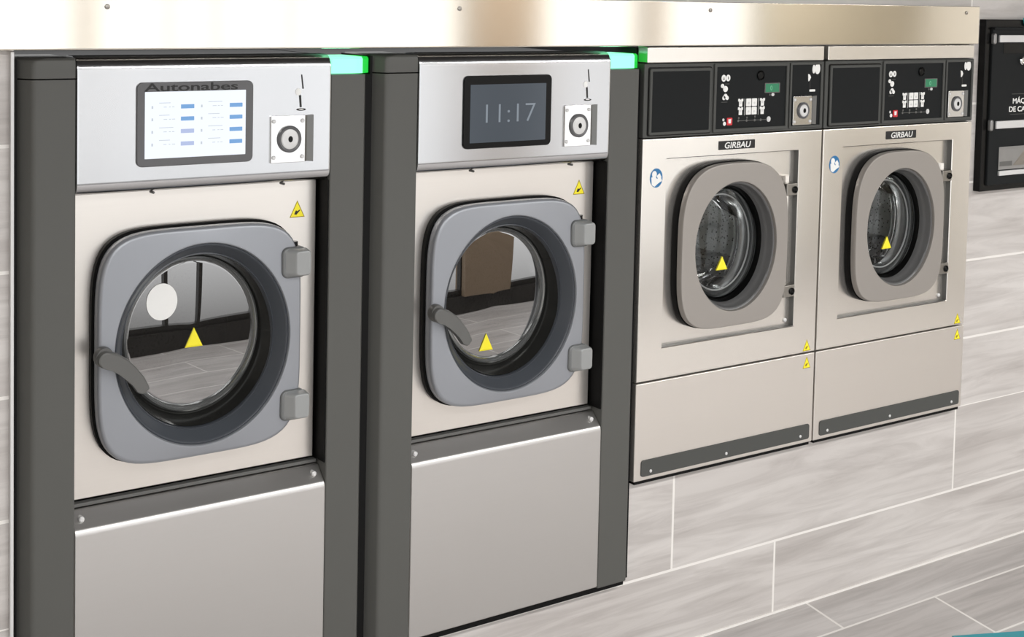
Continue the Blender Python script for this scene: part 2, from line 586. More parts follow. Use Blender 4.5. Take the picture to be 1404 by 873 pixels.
def triangle_sticker(parent, org, cx, z0, wdt, hgt, y, mark=True, small=False):
    """warning triangle with a thin black line and a hand mark"""
    pts = [(cx - wdt / 2, z0), (cx + wdt / 2, z0), (cx, z0 + hgt)]
    s = MB().poly(pts, y - 0.0006, y).build('warning_sticker', MT['yellow'], parent, org)
    if mark:
        g = MB()
        c = (cx, z0 + hgt / 3)
        q = lambda k: [(c[0] + (p[0] - c[0]) * k, c[1] + (p[1] - c[1]) * k) for p in pts]
        a, b2 = q(0.99), q(0.86)
        for i in range(3):
            j = (i + 1) % 3
            g.loft([[(a[i][0], y - 0.0008, a[i][1]), (a[j][0], y - 0.0008, a[j][1]), (b2[j][0], y - 0.0008, b2[j][1]), (b2[i][0], y - 0.0008, b2[i][1])],
                    [(a[i][0], y - 0.0005, a[i][1]), (a[j][0], y - 0.0005, a[j][1]), (b2[j][0], y - 0.0005, b2[j][1]), (b2[i][0], y - 0.0005, b2[i][1])]])
        g.build('sticker_outline', MT['yellowdull'], s, org)
        h = MB()
        u = wdt
        hp = [(cx - 0.2 * u, z0 + 0.18 * hgt), (cx - 0.05 * u, z0 + 0.16 * hgt), (cx + 0.06 * u, z0 + 0.28 * hgt), (cx + 0.2 * u, z0 + 0.42 * hgt),
              (cx + 0.14 * u, z0 + 0.44 * hgt), (cx + 0.0 * u, z0 + 0.36 * hgt), (cx - 0.08 * u, z0 + 0.42 * hgt), (cx - 0.14 * u, z0 + 0.34 * hgt)]
        h.poly(hp, y - 0.001, y - 0.0006)
        h.build('hand_mark', MT['ink'] if not small else MT['yellowdull'], s, org)
    return s


def coin_slot(parent, org, x0, x1, z0, z1, y):
    """bright coin validator plate with a round entry and corner screws"""
    wd_ = x1 - x0
    hz = z1 - z0
    plate = MB().slab(x0, x0 + wd_ * 0.80, z0, z1, y - 0.006, y, 0.002, 0.0012).build('coin_plate', MT['chrome'], parent, org)
    side = MB()
    side.loft([[(x0 + wd_ * 0.80, y - 0.0045, z0 + 0.001), (x0 + wd_ * 0.80, y, z0 + 0.001), (x0 + wd_ * 0.80, y, z1 - 0.001), (x0 + wd_ * 0.80, y - 0.0045, z1 - 0.001)],
               [(x0 + wd_ * 0.86, y - 0.002, z0 + 0.001), (x0 + wd_ * 0.86, y, z0 + 0.001), (x0 + wd_ * 0.86, y, z1 - 0.001), (x0 + wd_ * 0.86, y - 0.002, z1 - 0.001)],
               [(x1, y - 0.0055, z0), (x1, y, z0), (x1, y, z1), (x1, y - 0.0055, z1)]])
    side.build('return_lip', MT['lip'], plate, org)
    cx, cz = x0 + wd_ * 0.42, (z0 + z1) / 2 + hz * 0.0
    r = hz * 0.27
    MB().lathe(cx, cz, 1, 1.06, [(r, y - 0.005), (r, y - 0.010), (r * 0.9, y - 0.012), (r * 0.74, y - 0.010), (r * 0.72, y - 0.006)], 48).build('coin_ring', MT['bezelgrey'], plate, org)
    MB().lathe(cx, cz, 1, 1.06, [(r * 0.74, y - 0.006), (r * 0.74, y - 0.010), (r * 0.66, y - 0.0115), (0.0015, y - 0.0115)], 48, True, True).build('coin_boss', MT['silver'], plate, org)
    MB().lathe(cx + 0.001, cz, 1, 1.3, [(0.0055, y - 0.0112), (0.0055, y - 0.0122)], 24, True, True).build('coin_hole', MT['black'], plate, org)
    for sx_ in (x0 + wd_ * 0.06, x0 + wd_ * 0.73):
        for sz_ in (z0 + hz * 0.12, z1 - hz * 0.12):
            MB().lathe(sx_, sz_, 1, 1, [(0.0048, y - 0.0058), (0.0048, y - 0.0075), (0.003, y - 0.009)], 16, True, True).build('screw', MT['silver'], plate, org)
    return plate


# ------------------------------------------------------------------ tall washers
def tall_washer(xo, label, lit):
    Z0 = 0.2345
    root = empty('washing_machine', (xo, 0, Z0), label, 'washing machine', 'tall washers with grey side columns')
    G = (0, 0, Z0)
    WX = 0.8265
    # carcass: open at the front, dark inside
    c = MB()
    c.box(0.004, 0.012, 0.062, 0.80, 0.262, 1.69)
    c.box(WX - 0.012, WX - 0.004, 0.062, 0.80, 0.262, 1.69)
    c.box(0.012, WX - 0.012, 0.78, 0.80, 0.262, 1.69)
    c.box(0.012, WX - 0.012, 0.062, 0.78, 1.68, 1.69)
    c.box(0.012, WX - 0.012, 0.062, 0.78, 0.262, 0.272)
    c.build('cabinet', MT['shadowblack'], root, G)
    # plinth, feet
    p = MB().box(0.02, WX - 0.02, 0.032, 0.75, 0.244, 0.262).build('plinth', MT['shadowblack'], root, G)
    for fx in (0.035, 0.30, 0.47, 0.795):
        f = MB()
        f.loft([[(fx + 0.016 * math.cos(2 * PI * k / 16), 0.055 + 0.016 * math.sin(2 * PI * k / 16), z) for k in range(16)] for z in (Z0 - 0.004, 0.247)])
        f.build('foot', MT['silver'], root, G)

    # side columns: rounded outer edge
    def colprof(x_out, x_in, yb):
        s = 1 if x_in > x_out else -1
        k = 1.0 if s > 0 else 0.3
        pts = [(x_out, yb), (x_out, 0.046 * k), (x_out + s * 0.001 * k, 0.040 * k), (x_out + s * 0.005 * k, 0.033 * k), (x_out + s * 0.024 * k, 0.006 * k),
               (x_out + s * 0.029 * k, 0.002 * k), (x_out + s * 0.036 * k, 0.0004), (x_out + s * 0.048 * k, 0.0), (x_in - s * 0.002, 0.0), (x_in, 0.002), (x_in, yb)]
        return pts
    for side, (xo_, xi) in enumerate(((0.0, 0.1165), (0.8080 if lit else 0.8180, 0.7112))):
        pr = colprof(xo_, xi, 0.17)
        col = MB().loft([[(a, y, z) for a, y in pr] for z in (0.2495, 1.6575)]).build('side_column', MT['column'], root, G)
        top = [[(a, y, z) for a, y in pr] for z in (1.6605, 1.690)]
        mx = sum(a for a, y in pr) / len(pr)
        s = 1 if xi > xo_ else -1
        last = []
        for ins, z in ((0.004, 1.698), (0.012, 1.702)):
            last.append([(a + s * ins if abs(a - xo_) < 0.06 else a, y + ins * 0.6, z) for a, y in pr])
        if side == 0:
            MB().loft(top + last).build('column_cap', MT['column'], col, G)
        else:
            # status light: bright front, deeper green on the rounded outer edge
            cut = 0.795
            fr = [(xi, 0.10), (xi, 0.002), (xi + 0.002, 0.0), (cut - 0.022, 0.0), (cut - 0.008, 0.0008), (cut, 0.003), (cut, 0.10)]
            lt = MB().loft([[(a, y, z) for a, y in fr] for z in (1.6605, 1.694)] + [[(a, y + 0.006, 1.699) for a, y in fr]]).build('status_light', MT['green'], root, G)
            ed = [(cut, 0.10), (cut, 0.003), (0.8140, 0.013), (0.8225, 0.025), (0.8260, 0.045), (0.8260, 0.10)]
            MB().loft([[(a, y, z) for a, y in ed] for z in (1.6605, 1.694)] + [[(a, y + 0.006, 1.698) for a, y in ed]]).build('light_edge', MT['greendark'], lt, G)

    # black strips standing in for the shade in the gaps beside the columns
    MB().box(0.7080, 0.7110, 0.004, 0.17, 0.742, 1.412).build('gap_shade_strip', MT['rubber'], root, G)
    MB().box(0.8082 if lit else 0.8182, 0.8260, 0.014, 0.17, 0.2495, 1.657).build('gap_shade_strip', MT['rubber'], root, G)
    MB().box(-0.0034, 0.0030, 0.024, 0.17, 0.2400, 1.70).build('gap_shade_strip', MT['rubber'], root, G)
    MB().box(0.030, 0.8060, 0.006, 0.05, 0.2370, 0.2500).build('base_strip', MT['rubber'], root, G)

    # control panel: sheet rolled back at top and bottom
    xa, xb = 0.1170, 0.7106
    prof = [(0.06, 1.7055), (0.022, 1.7050), (0.010, 1.702), (0.003, 1.696), (-0.002, 1.686), (-0.004, 1.674),
            (-0.004, 1.440), (-0.003, 1.432), (0.000, 1.424), (0.006, 1.417), (0.016, 1.4125), (0.06, 1.411), (0.06, 1.411)]
    cp = MB()
    rings = []
    for (x, ins) in ((xa, 0.004), (xa + 0.0015, 0.001), (xa + 0.005, 0.0), (xb - 0.006, 0.0), (xb - 0.0018, 0.0015), (xb, 0.005)):
        rings.append([(x, y + ins, z) for (y, z) in prof[:-1]])
    cp.loft(rings)
    panel = cp.build('control_panel', MT['panel'], root, G)
    for sx_ in (0.29, 0.60):
        MB().lathe(sx_, 1.4085, 1, 1, [(0.003, 0.03), (0.003, 0.012), (0.0015, 0.010)], 12, True, True).build('panel_pin', MT['lever'], panel, G)

    # touchscreen
    YS = -0.004
    bz = MB().slab(0.2442, 0.5125, 1.4672, 1.6492, YS - 0.005, YS, 0.013, 0.002).build('touchscreen', MT['bezelgrey'] if lit else MT['black'], root, G)
    if lit:
        bz['label'] = 'lit white touchscreen in grey bezel'
        MB().slab(0.2615, 0.4938, 1.4848, 1.6288, YS - 0.0056, YS - 0.004, 0.001, 0.0003).build('screen', MT['screenwhite'], bz, G)
        for i, bx in enumerate((0.3576, 0.4708)):
            for j, z in enumerate((1.5958, 1.5693, 1.5422, 1.5150)):
                MB().slab(bx - 0.0155, bx + 0.0150, z - 0.0045, z + 0.0045, YS - 0.0060, YS - 0.0054, 0.001, 0.0002).build(
                    'screen_button', MT['screenlilac'] if (i == 0 and j > 1) else MT['screenblue'], bz, G)
        rnd = random.Random(4)
        for i, bx in enumerate((0.293, 0.405)):
            tx = MB()
            for j, z in enumerate((1.6045, 1.5780, 1.5510, 1.5238)):
                for (dx, dz, ln) in ((0.0, 0.0, 0.028), (0.010, -0.009, 0.008), (0.022, -0.009, 0.004), (0.029, -0.009, 0.006)):
                    tx.box(bx + dx, bx + dx + ln * rnd.uniform(0.8, 1.25), YS - 0.0060, YS - 0.0056, z + dz - 0.0007, z + dz + 0.0007)
                tx.box(bx - 0.017, bx - 0.0135, YS - 0.0060, YS - 0.0056, z - 0.012, z - 0.006)
            tx.build('screen_text', MT['screentext'], bz, G)
        text('screen_title', 'Autonabes', 0.0245, 0.2610, 1.6302, YS - 0.0053, MT['ink'], bz, G, bold=0.0003, sx=2.02)
    else:
        bz['label'] = 'dark touchscreen showing 11:17'
        MB().slab(0.2625, 0.4940, 1.4820, 1.6272, YS - 0.0056, YS - 0.004, 0.001, 0.0003).build('screen', MT['screendark'], bz, G)
        text('screen_clock', '11:17', 0.0690, 0.3780, 1.5308, YS - 0.0058, MT['clock'], bz, G, align='CENTER', bold=-0.0010, sx=1.12)

    # coin slot and its printed coin symbol
    coin_slot(root, G, 0.5560, 0.6625, 1.4600, 1.5680, YS)
    sy = MB()
    sy.poly([(0.6318, 1.6600), (0.6345, 1.6600), (0.6390, 1.6275), (0.6355, 1.6275)], YS - 0.0008, YS)
    sy.poly([(0.6270, 1.6130), (0.6322, 1.6130), (0.6342, 1.5850), (0.6296, 1.5850)], YS - 0.0008, YS)
    sy.poly(ell(0.6328, 1.5800, 0.0120, 0.0030, 24), YS - 0.0008, YS)
    sym = sy.build('coin_symbol', MT['ink'], root, G)
    MB().poly(ell(0.6250, 1.6205, 0.0070, 0.0082, 24), YS - 0.0010, YS).build('coin_print', MT['white'], sym, G)
    MB().poly(ell(0.6328, 1.5807, 0.0065, 0.0012, 20), YS - 0.0011, YS).build('tray_print', MT['white'], sym, G)

    # recessed front panel with the door opening
    DX, DZ = 0.4046, 1.0690
    YP = 0.05
    fp = MB()
    x0, x1, z0, z1 = 0.112, 0.7020, 0.7460, 1.425
    fp.loft([at(sqring(x0, x1, z0, z1), YP + 0.01), at(sqring(x0, x1, z0, z1), YP + 0.002), at(sqring(x0 + 0.002, x1 - 0.002, z0 + 0.002, z1 - 0.002), YP),
             at(ell(DX, DZ, 0.205, 0.226), YP), at(ell(DX, DZ, 0.205, 0.226), YP + 0.01)], False, False)
    fp.build('front_panel', MT['front'], root, G)
    # the sheet below it
    MB().slab(0.113, 0.7080, 0.7325, 0.7400, 0.0435, 0.06, 0.001, 0.001).build('trim_strip', MT['lever'], root, G)
    triangle_sticker(root, G, 0.6530, 1.3220, 0.0390, 0.0400, YP)

    # door seal, then the door
    so = lambda k, dz=0.0: superell(DX, DZ + dz, 0.2406 * k, 0.2597 * k, 5.0, 4.8)
    MB().loft([at(so(1.006), YP - 0.0005), at(so(1.008), 0.034), at(so(0.996), 0.031), at(ell(DX, DZ, 0.213, 0.234), 0.031), at(ell(DX, DZ, 0.213, 0.234), YP - 0.0005)], False, False).build('door_seal', MT['rubber'], root, G)
    rx, rz = 0.2045, 0.2250
    RC = (0.4066, 1.0640)
    d = MB()
    e = lambda r, y: at(ell(RC[0], RC[1], rx * r, rz * r), y)
    d.loft([at(so(0.975), 0.031), at(so(0.988), 0.029), at(so(0.992), 0.024), at(so(0.992), 0.012), at(so(0.990), 0.007), at(so(0.984), 0.003), at(so(0.972), 0.0005), at(so(0.955), -0.001),
            e(1.03, -0.004), e(1.012, -0.0038), e(1.004, -0.002), e(1.0, 0.002), e(0.999, 0.010), e(1.03, 0.029)], False, False)
    door = d.build('door', MT['doorgrey'], root, G)
    MB().lathe(RC[0], RC[1], rx, rz, [(1.0, 0.003), (0.985, 0.001), (0.965, 0.004), (0.885, 0.031), (0.875, 0.030), (0.868, 0.033), (0.862, 0.045), (0.90, 0.050), (1.0, 0.030)]).build('porthole_ring', MT['slate'], door, G)
    MB().lathe(RC[0] + 0.000, RC[1] + 0.003, rx, rz, [(0.870, 0.036), (0.850, 0.050), (0.800, 0.082), (0.765, 0.088)]).build('porthole_collar', MT['collar'], door, G)
    gc = (RC[0] + 0.001, RC[1] + 0.008)
    MB().lathe(gc[0], gc[1], rx, rz, [(0.800, 0.082), (0.780, 0.074), (0.760, 0.072), (0.740, 0.076), (0.728, 0.084), (0.735, 0.094), (0.79, 0.095), (0.80, 0.082)]).build('bowl_rim', MT['bowlrim'], door, G)
    gl = MB()
    gl.lathe(gc[0], gc[1], rx, rz, [(0.7300, 0.085), (0.710, 0.0842), (0.001, 0.0838)], 96, False, True)
    glass_o = gl.build('door_glass', MT['glassdark'], door, G)
    MB().lathe(gc[0], gc[1], rx, rz, [(0.728, 0.094), (0.69, 0.13), (0.66, 0.17), (0.60, 0.20), (0.001, 0.21)], 96, False, True).build('glass_bowl', MT['glassclear'], door, G)
    # warning sign and round sticker on the glass
    tz = 1.0390 if lit else 0.9270
    tx_ = 0.4140 if lit else 0.3860
    t = MB()
    pts = [(tx_ - 0.0210, tz), (tx_ + 0.0210, tz), (tx_, tz + 0.0440)]
    cxy = (tx_, tz + 0.0147)
    t.loft([at([(cxy[0] + (p[0] - cxy[0]) * k, cxy[1] + (p[1] - cxy[1]) * k) for p in pts], y) for k, y in ((1.0, 0.0836), (1.0, 0.0815), (0.75, 0.0800))])
    t.build('glass_warning_triangle', MT['yellow'], door, G, sharp=10)
    if lit:
        MB().poly(ell(0.3380, 1.1500, 0.0360, 0.0415, 48), 0.0822, 0.0836).build('round_sticker', MT['disc'], door, G)['label'] = 'white round sticker on the porthole glass'

    # handle: boss and curved tapering lever
    hb = MB().lathe(0.1750, 1.0670, 1, 1.08, [(0.0200, 0.0), (0.0205, -0.010), (0.0190, -0.018)], 40, True, True).build('handle_boss', MT['lever'], door, G)
    path = [(0.1740, 1.0640), (0.192, 1.0580), (0.211, 1.0450), (0.229, 1.0270), (0.245, 1.0090), (0.2560, 0.9905)]
    wid = [0.0180, 0.0185, 0.0180, 0.0165, 0.0150, 0.0135]
    L_, R_ = [], []
    for i, (px, pz) in enumerate(path):
        a = Vector(path[max(i - 1, 0)])
        c2 = Vector(path[min(i + 1, len(path) - 1)])
        tt = (c2 - a).normalized()
        nn = Vector((-tt.y, tt.x))
        L_.append((px + nn.x * wid[i], pz + nn.y * wid[i]))
        R_.append((px - nn.x * wid[i], pz - nn.y * wid[i]))
    tt0 = math.atan2(path[1][1] - path[0][1], path[1][0] - path[0][0])
    ttl = math.atan2(path[-1][1] - path[-2][1], path[-1][0] - path[-2][0])
    capA = [(path[0][0] + wid[0] * math.cos(tt0 - PI / 2 - a), path[0][1] + wid[0] * math.sin(tt0 - PI / 2 - a)) for a in [PI * k / 8 for k in range(1, 8)]]
    capB = [(path[-1][0] + wid[-1] * math.cos(ttl + PI / 2 - a) * (1.0 if abs(a - PI / 2) > 1 else 0.75), path[-1][1] + wid[-1] * math.sin(ttl + PI / 2 - a) * 0.8) for a in [PI * k / 6 for k in range(1, 6)]]
    outl = L_ + capB + R_[::-1] + capA
    cx_ = sum(p_[0] for p_ in outl) / len(outl)
    cz_ = sum(p_[1] for p_ in outl) / len(outl)
    hd = MB()
    shr = lambda k, y: at([(cx_ + (p_[0] - cx_) * k, cz_ + (p_[1] - cz_) * k) for p_ in outl], y)
    hd.loft([shr(0.97, -0.012), shr(1.0, -0.015), shr(1.0, -0.026), shr(0.97, -0.030), shr(0.90, -0.032)])
    hd.build('handle', MT['lever'], door, G)

    # hinges: grey cover block on a chamfered base, with a pin
    for hz in (1.2300, 0.8980):
        h = MB()
        h.slab(0.5890, 0.6520, hz - 0.038, hz + 0.034, -0.009, YP, 0.016, 0.006)
        ho = h.build('hinge', MT['hingedark'], root, G)
        k = MB()
        k.loft([at(rrect(0.594, 0.656, hz - 0.034, hz + 0.031, 0.012), -0.006), at(rrect(0.612, 0.653, hz - 0.031, hz + 0.028, 0.009), -0.024),
                at(rrect(0.6145, 0.6515, hz - 0.029, hz + 0.026, 0.008), -0.0275), at(rrect(0.618, 0.649, hz - 0.026, hz + 0.023, 0.006), -0.029)])
        k.build('hinge_cover', MT['hinge'], ho, G)
        q = MB()
        q.loft([[(0.626 + 0.010 * math.cos(2 * PI * k_ / 20), 0.012 + 0.010 * math.sin(2 * PI * k_ / 20), z) for k_ in range(20)] for z in (hz + 0.03, hz + 0.044)])
        q.build('hinge_pin', MT['black'], ho, G)

    # drum
    MB().lathe(DX, DZ, 0.235, 0.245, [(0.86, 0.150), (0.88, 0.145), (1.0, 0.165), (1.0, 0.55), (0.9, 0.60), (0.001, 0.61)], 96, False, False).build('drum', MT['drum'], root, G)

    # lower panel: bent back along the top
    xa, xb = 0.1170, 0.7110
    pf = [(0.05, 0.7305), (0.039, 0.7300), (0.036, 0.7280), (0.0060, 0.6985), (0.003, 0.6950), (0.0010, 0.6905), (0.0, 0.6830), (0.0, 0.2570), (0.002, 0.2530), (0.05, 0.2520)]
    lp = MB()
    lp.loft([[(x, y + i_, z) for (y, z) in pf] for (x, i_) in ((xa, 0.003), (xa + 0.002, 0.0), (xb - 0.004, 0.0), (xb - 0.001, 0.0012), (xb, 0.004))])
    low = lp.build('lower_panel', MT['lower'], root, G)
    for sx_ in (xa + 0.020, xb - 0.022):
        MB().lathe(sx_, 0.7150, 1, 1, [(0.006, 0.036), (0.006, 0.0150), (0.0035, 0.0130)], 16, True, True).build('screw', MT['silver'], low, G)
    return root


tall_washer(X1, 'tall steel washer with lit white touchscreen, leftmost in the row', True)
tall_washer(X1 + WL, 'tall steel washer whose dark touchscreen shows 11:17', False)


# ------------------------------------------------------------------ compact washers
def compact_washer(xo, label):
    Z0 = 0.5085
    root = empty('washing_machine', (xo, 0, Z0), label, 'washing machine', 'compact washers with black control fascias')
    G = (0, 0, Z0)
    A, B = 0.0030, WR - 0.0030
    c = MB()
    c.box(A + 0.003, A + 0.010, 0.045, 0.80, 0.530, 1.712)
    c.box(B - 0.010, B - 0.003, 0.045, 0.80, 0.530, 1.712)
    c.box(A + 0.010, B - 0.010, 0.78, 0.80, 0.530, 1.712)
    c.box(A + 0.010, B - 0.010, 0.045, 0.78, 1.704, 1.712)
    c.box(A + 0.010, B - 0.010, 0.045, 0.78, 0.530, 0.540)
    c.build('cabinet', MT['shadowblack'], root, G)
    pl = MB().box(0.02, WR - 0.02, 0.040, 0.70, 0.5085, 0.530).build('plinth', MT['shadowblack'], root, G)
    for fx in (0.016, 0.40, 0.685):
        f = MB()
        f.loft([[(fx + 0.009 * math.cos(2 * PI * k / 14), 0.042 + 0.009 * math.sin(2 * PI * k / 14), z) for k in range(14)] for z in (Z0 - 0.0, 0.5200)])
        f.build('foot', MT['silver'], root, G)
    MB().box(0.010, WR - 0.010, 0.006, 0.04, 0.5095, 0.5180).build('base_strip', MT['rubber'], root, G)
    # top trim
    MB().slab(A + 0.009, B - 0.003, 1.6735, 1.7165, 0.0, 0.04, 0.003, 0.0025).build('top_trim', MT['body'], root, G)

    # black control fascia and raised frame lines
    fa = MB().slab(A, B, 1.4690, 1.6715, 0.001, 0.045, 0.004, 0.003).build('control_fascia', MT['frameline'], root, G)

    def frame(x0, x1, z0, z1, t, yf, yb, r):
        m = MB()
        o, i_ = rrect(x0, x1, z0, z1, r), rrect(x0 + t, x1 - t, z0 + t, z1 - t, max(r - t, 0.001))
        o2, i2 = rrect(x0 + 0.0012, x1 - 0.0012, z0 + 0.0012, z1 - 0.0012, r), rrect(x0 + t - 0.0012, x1 - t + 0.0012, z0 + t - 0.0012, z1 - t + 0.0012, max(r - t, 0.001))
        m.loft([at(o, yb), at(o, yf + 0.0012), at(o2, yf), at(i2, yf), at(i_, yf + 0.0012), at(i_, yb)], False, False)
        return m
    MB().slab(0.0160, 0.2490, 1.4735, 1.6620, 0.0000, 0.003, 0.006, 0.0005).build('display_recess', MT['black'], fa, G)
    disp = MB().slab(0.0200, 0.2455, 1.4765, 1.6585, -0.0050, 0.002, 0.006, 0.003).build('display_cover', MT['frameline'], fa, G)
    MB().slab(0.0280, 0.2375, 1.4845, 1.6505, -0.0056, -0.004, 0.002, 0.0005).build('display_window', MT['panelblack'], fa, G)
    MB().slab(0.2590, 0.5475, 1.4780, 1.6660, -0.0004, 0.003, 0.003, 0.0003).build('keypad', MT['panelblack'], fa, G)
    frame(0.2560, 0.5505, 1.4750, 1.6690, 0.0095, -0.0045, 0.002, 0.004).build('keypad_frame', MT['frameline'], fa, G)
    MB().slab(0.5600, 0.6900, 1.4780, 1.6660, -0.0004, 0.003, 0.003, 0.0003).build('coin_bay', MT['panelblack'], fa, G)
    frame(0.5570, 0.6930, 1.4750, 1.6690, 0.0075, -0.0040, 0.002, 0.004).build('coin_bay_frame', MT['frameline'], fa, G)
    KY = -0.0004
    # keypad icons
    def disc(nm, x, z, rx_, rz_, mat, y=KY, par=fa):
        return MB().poly(ell(x, z, rx_, rz_, 28), y - 0.0010, y).build(nm, mat, par, G)
    disc('program_icon', 0.2935, 1.6275, 0.0085, 0.0098, MT['white'])
    disc('program_icon', 0.3105, 1.6280, 0.0080, 0.0094, MT['white'])
    ic = MB()
    ic.poly([(0.2935 - 0.003, 1.623), (0.2935 + 0.003, 1.623), (0.2935 + 0.001, 1.632)], KY - 0.0012, KY - 0.001)
    ic.poly([(0.3095, 1.624), (0.3125, 1.624), (0.3125, 1.632), (0.3095, 1.632)], KY - 0.0012, KY - 0.001)
    ic.build('icon_mark', MT['frameline'], fa, G)
    disc('program_icon', 0.2895, 1.6058, 0.0062, 0.0060, MT['white'])
    disc('program_icon', 0.3012, 1.5970, 0.0088, 0.0088, MT['white'])
    cl = MB()
    for (dx, dz, r) in ((-0.006, -0.002, 0.006), (0.0, 0.0025, 0.0075), (0.0065, -0.002, 0.006)):
        cl.poly(ell(0.302 + dx, 1.5736 + dz, r, r, 20), KY - 0.0010 - 0.00005 * (dx > 0), KY)
    cl.build('program_icon', MT['white'], fa, G)
    for (a, b2, z) in ((0.300, 0.316, 1.6111), (0.287, 0.310, 1.5597)):
        MB().box(a, b2, KY - 0.0008, KY, z - 0.0006, z + 0.0006).build('icon_caption', MT['lever'], fa, G)
    # shirt and square keys in two rows
    def shirt(cx, cz, inv):
        p_ = [(-11, 12), (-4, 12), (-2, 9), (2, 9), (4, 12), (11, 12), (11, 4), (7, 3), (7, -12), (-7, -12), (-7, 3), (-11, 4)]
        return [(cx + a * 0.00088, cz + b * 0.00092) for a, b in p_]
    for r_, z in enumerate((1.5567, 1.5325)):
        for k, x in enumerate((0.3614, 0.3930, 0.4155, 0.4474)):
            if k in (0, 3):
                key = MB().poly(shirt(x, z, r_), KY - 0.0014, KY).build('shirt_key', MT['white'], fa, G)
            else:
                key = MB().slab(x - 0.0100, x + 0.0100, z - 0.0110, z + 0.0110, KY - 0.0014, KY, 0.002, 0.0004).build('fabric_key', MT['white'], fa, G)
            mk = MB()
            if k == 0 or k == 3:
                mk.loft([at(rrect(x - 0.003, x + 0.003, z - 0.004, z + 0.004, 0.001), y) for y in (KY - 0.0013, KY - 0.0016)])
            else:
                mk.poly(ell(x, z - 0.002, 0.0035, 0.0035, 16), KY - 0.0016, KY - 0.0013)
            mk.build('key_mark', MT['silver'], fa, G)
    dv = MB()
    for x in (0.3775, 0.4320):
        dv.box(x - 0.0006, x + 0.0006, KY - 0.0008, KY, 1.520, 1.568)
    dv.build('key_divider', MT['silver'], fa, G)
    # progress line with symbols
    sl = MB()
    sl.box(0.3540, 0.4700, KY - 0.0008, KY, 1.5042, 1.5056)
    for x in (0.3545, 0.3870, 0.4190, 0.4430):
        sl.poly(ell(x, 1.5050, 0.0036, 0.0036, 16), KY - 0.0010, KY)
    for x, z in ((0.3560, 1.5130), (0.3879, 1.5130), (0.4198, 1.5150)):
        sl.poly(ell(x, z, 0.0030, 0.0030, 14), KY - 0.0010, KY)
    sl.build('progress_line', MT['lever'], fa, G)
    disc('progress_end', 0.4750, 1.5060, 0.0075, 0.0080, MT['silver'])
    rb = MB().slab(0.3095, 0.3300, 1.4935, 1.5150, KY - 0.0025, KY, 0.002, 0.0008).build('stop_button', MT['red'], fa, G)
    MB().poly([(0.3150, 1.4990), (0.3235, 1.4990), (0.3245, 1.5110), (0.3140, 1.5110)], KY - 0.0029, KY - 0.0024).build('stop_symbol', MT['white'], fa, G)
    disc('stop_hand', 0.3010, 1.4985, 0.0055, 0.0058, MT['white'])
    disc('stop_hand', 0.2965, 1.5095, 0.0040, 0.0040, MT['silver'])
    # status display and knob
    MB().slab(0.4545, 0.5160, 1.5820, 1.6110, KY - 0.0020, KY, 0.002, 0.0005).build('status_display', MT['lever'], fa, G)
    MB().slab(0.4580, 0.5120, 1.5845, 1.6085, KY - 0.0024, KY - 0.001, 0.001, 0.0003).build('green_screen', MT['lcd'], fa, G)
    text('green_screen_digits', '0', 0.0190, 0.4755, 1.5897, KY - 0.0026, MT['lcddark'], fa, G, ext=0.0002)
    disc('led', 0.4890, 1.5768, 0.0060, 0.0045, MT['silver'])
    disc('led', 0.4770, 1.5765, 0.0030, 0.0030, MT['lever'])
    MB().lathe(0.4373, 1.6330, 1, 1.05, [(0.0135, KY), (0.0135, KY - 0.004), (0.0115, KY - 0.0055), (0.009, KY - 0.0025)], 32, False, True).build('sensor_eye', MT['black'], fa, G)
    # coin unit
    coin_slot(root, G, 0.5690, 0.6665, 1.4845, 1.5695, -0.0006)
    cs = MB()
    cs.poly(ell(0.6715, 1.6490, 0.0110, 0.0160, 28), KY - 0.0010, KY)
    cs.poly(ell(0.6560, 1.6480, 0.0062, 0.0130, 24), KY - 0.0009, KY)
    cs.poly([(0.6325, 1.6340), (0.6400, 1.6320), (0.6445, 1.6240), (0.6400, 1.6150), (0.6340, 1.6120)], KY - 0.0010, KY)
    cs.slab(0.6400, 0.6640, 1.5815, 1.5880, KY - 0.0010, KY, 0.002, 0.0003)
    csy = cs.build('coin_symbol', MT['white'], root, G)
    MB().poly([(0.6375, 1.6130), (0.6425, 1.6130), (0.6440, 1.5885), (0.6395, 1.5885)], KY - 0.0009, KY).build('coin_arrow', MT['ink'], csy, G)

    # front sheet with a shallow square recess
    FZ0, FZ1 = 0.7960, 1.4665
    h0, h1, g0, g1 = 0.0915, 0.6065, 0.8840, 1.4090
    YR = 0.020
    s = MB()
    sq = lambda a, b2, c2, d2: sqring(a, b2, c2, d2, 32)
    s.loft([at(sq(A, B, FZ0, FZ1), 0.04), at(sq(A, B, FZ0, FZ1), 0.004), at(sq(A + 0.0012, B - 0.0012, FZ0 + 0.0012, FZ1 - 0.0012), 0.0012), at(sq(A + 0.004, B - 0.004, FZ0 + 0.004, FZ1 - 0.004), 0.0),
            at(sq(h0 - 0.002, h1 + 0.002, g0 - 0.002, g1 + 0.002), 0.0), at(sq(h0, h1, g0, g1), 0.002)], False, False)
    DX, DZ = 0.3395, 1.1550
    fr = s.build('front_panel', MT['body'], root, G)
    MB().loft([at(sq(h0, h1, g0, g1), 0.002), at(sq(h0 + 0.001, h1 - 0.001, g0 + 0.001, g1 - 0.001), YR)], False, False).build('recess_edge', MT['lever'], fr, G)  # recess walls coloured dark, standing in for shade along the sheet edge
    r2 = MB()
    r2.loft([at(sqring(h0, h1 , g0, g1), YR + 0.004), at(sqring(h0, h1, g0, g1), YR), at(ell(DX, DZ, 0.17, 0.20), YR), at(ell(DX, DZ, 0.17, 0.20), YR + 0.004)], False, False)
    r2.build('recess_plate', MT['body'], fr, G)
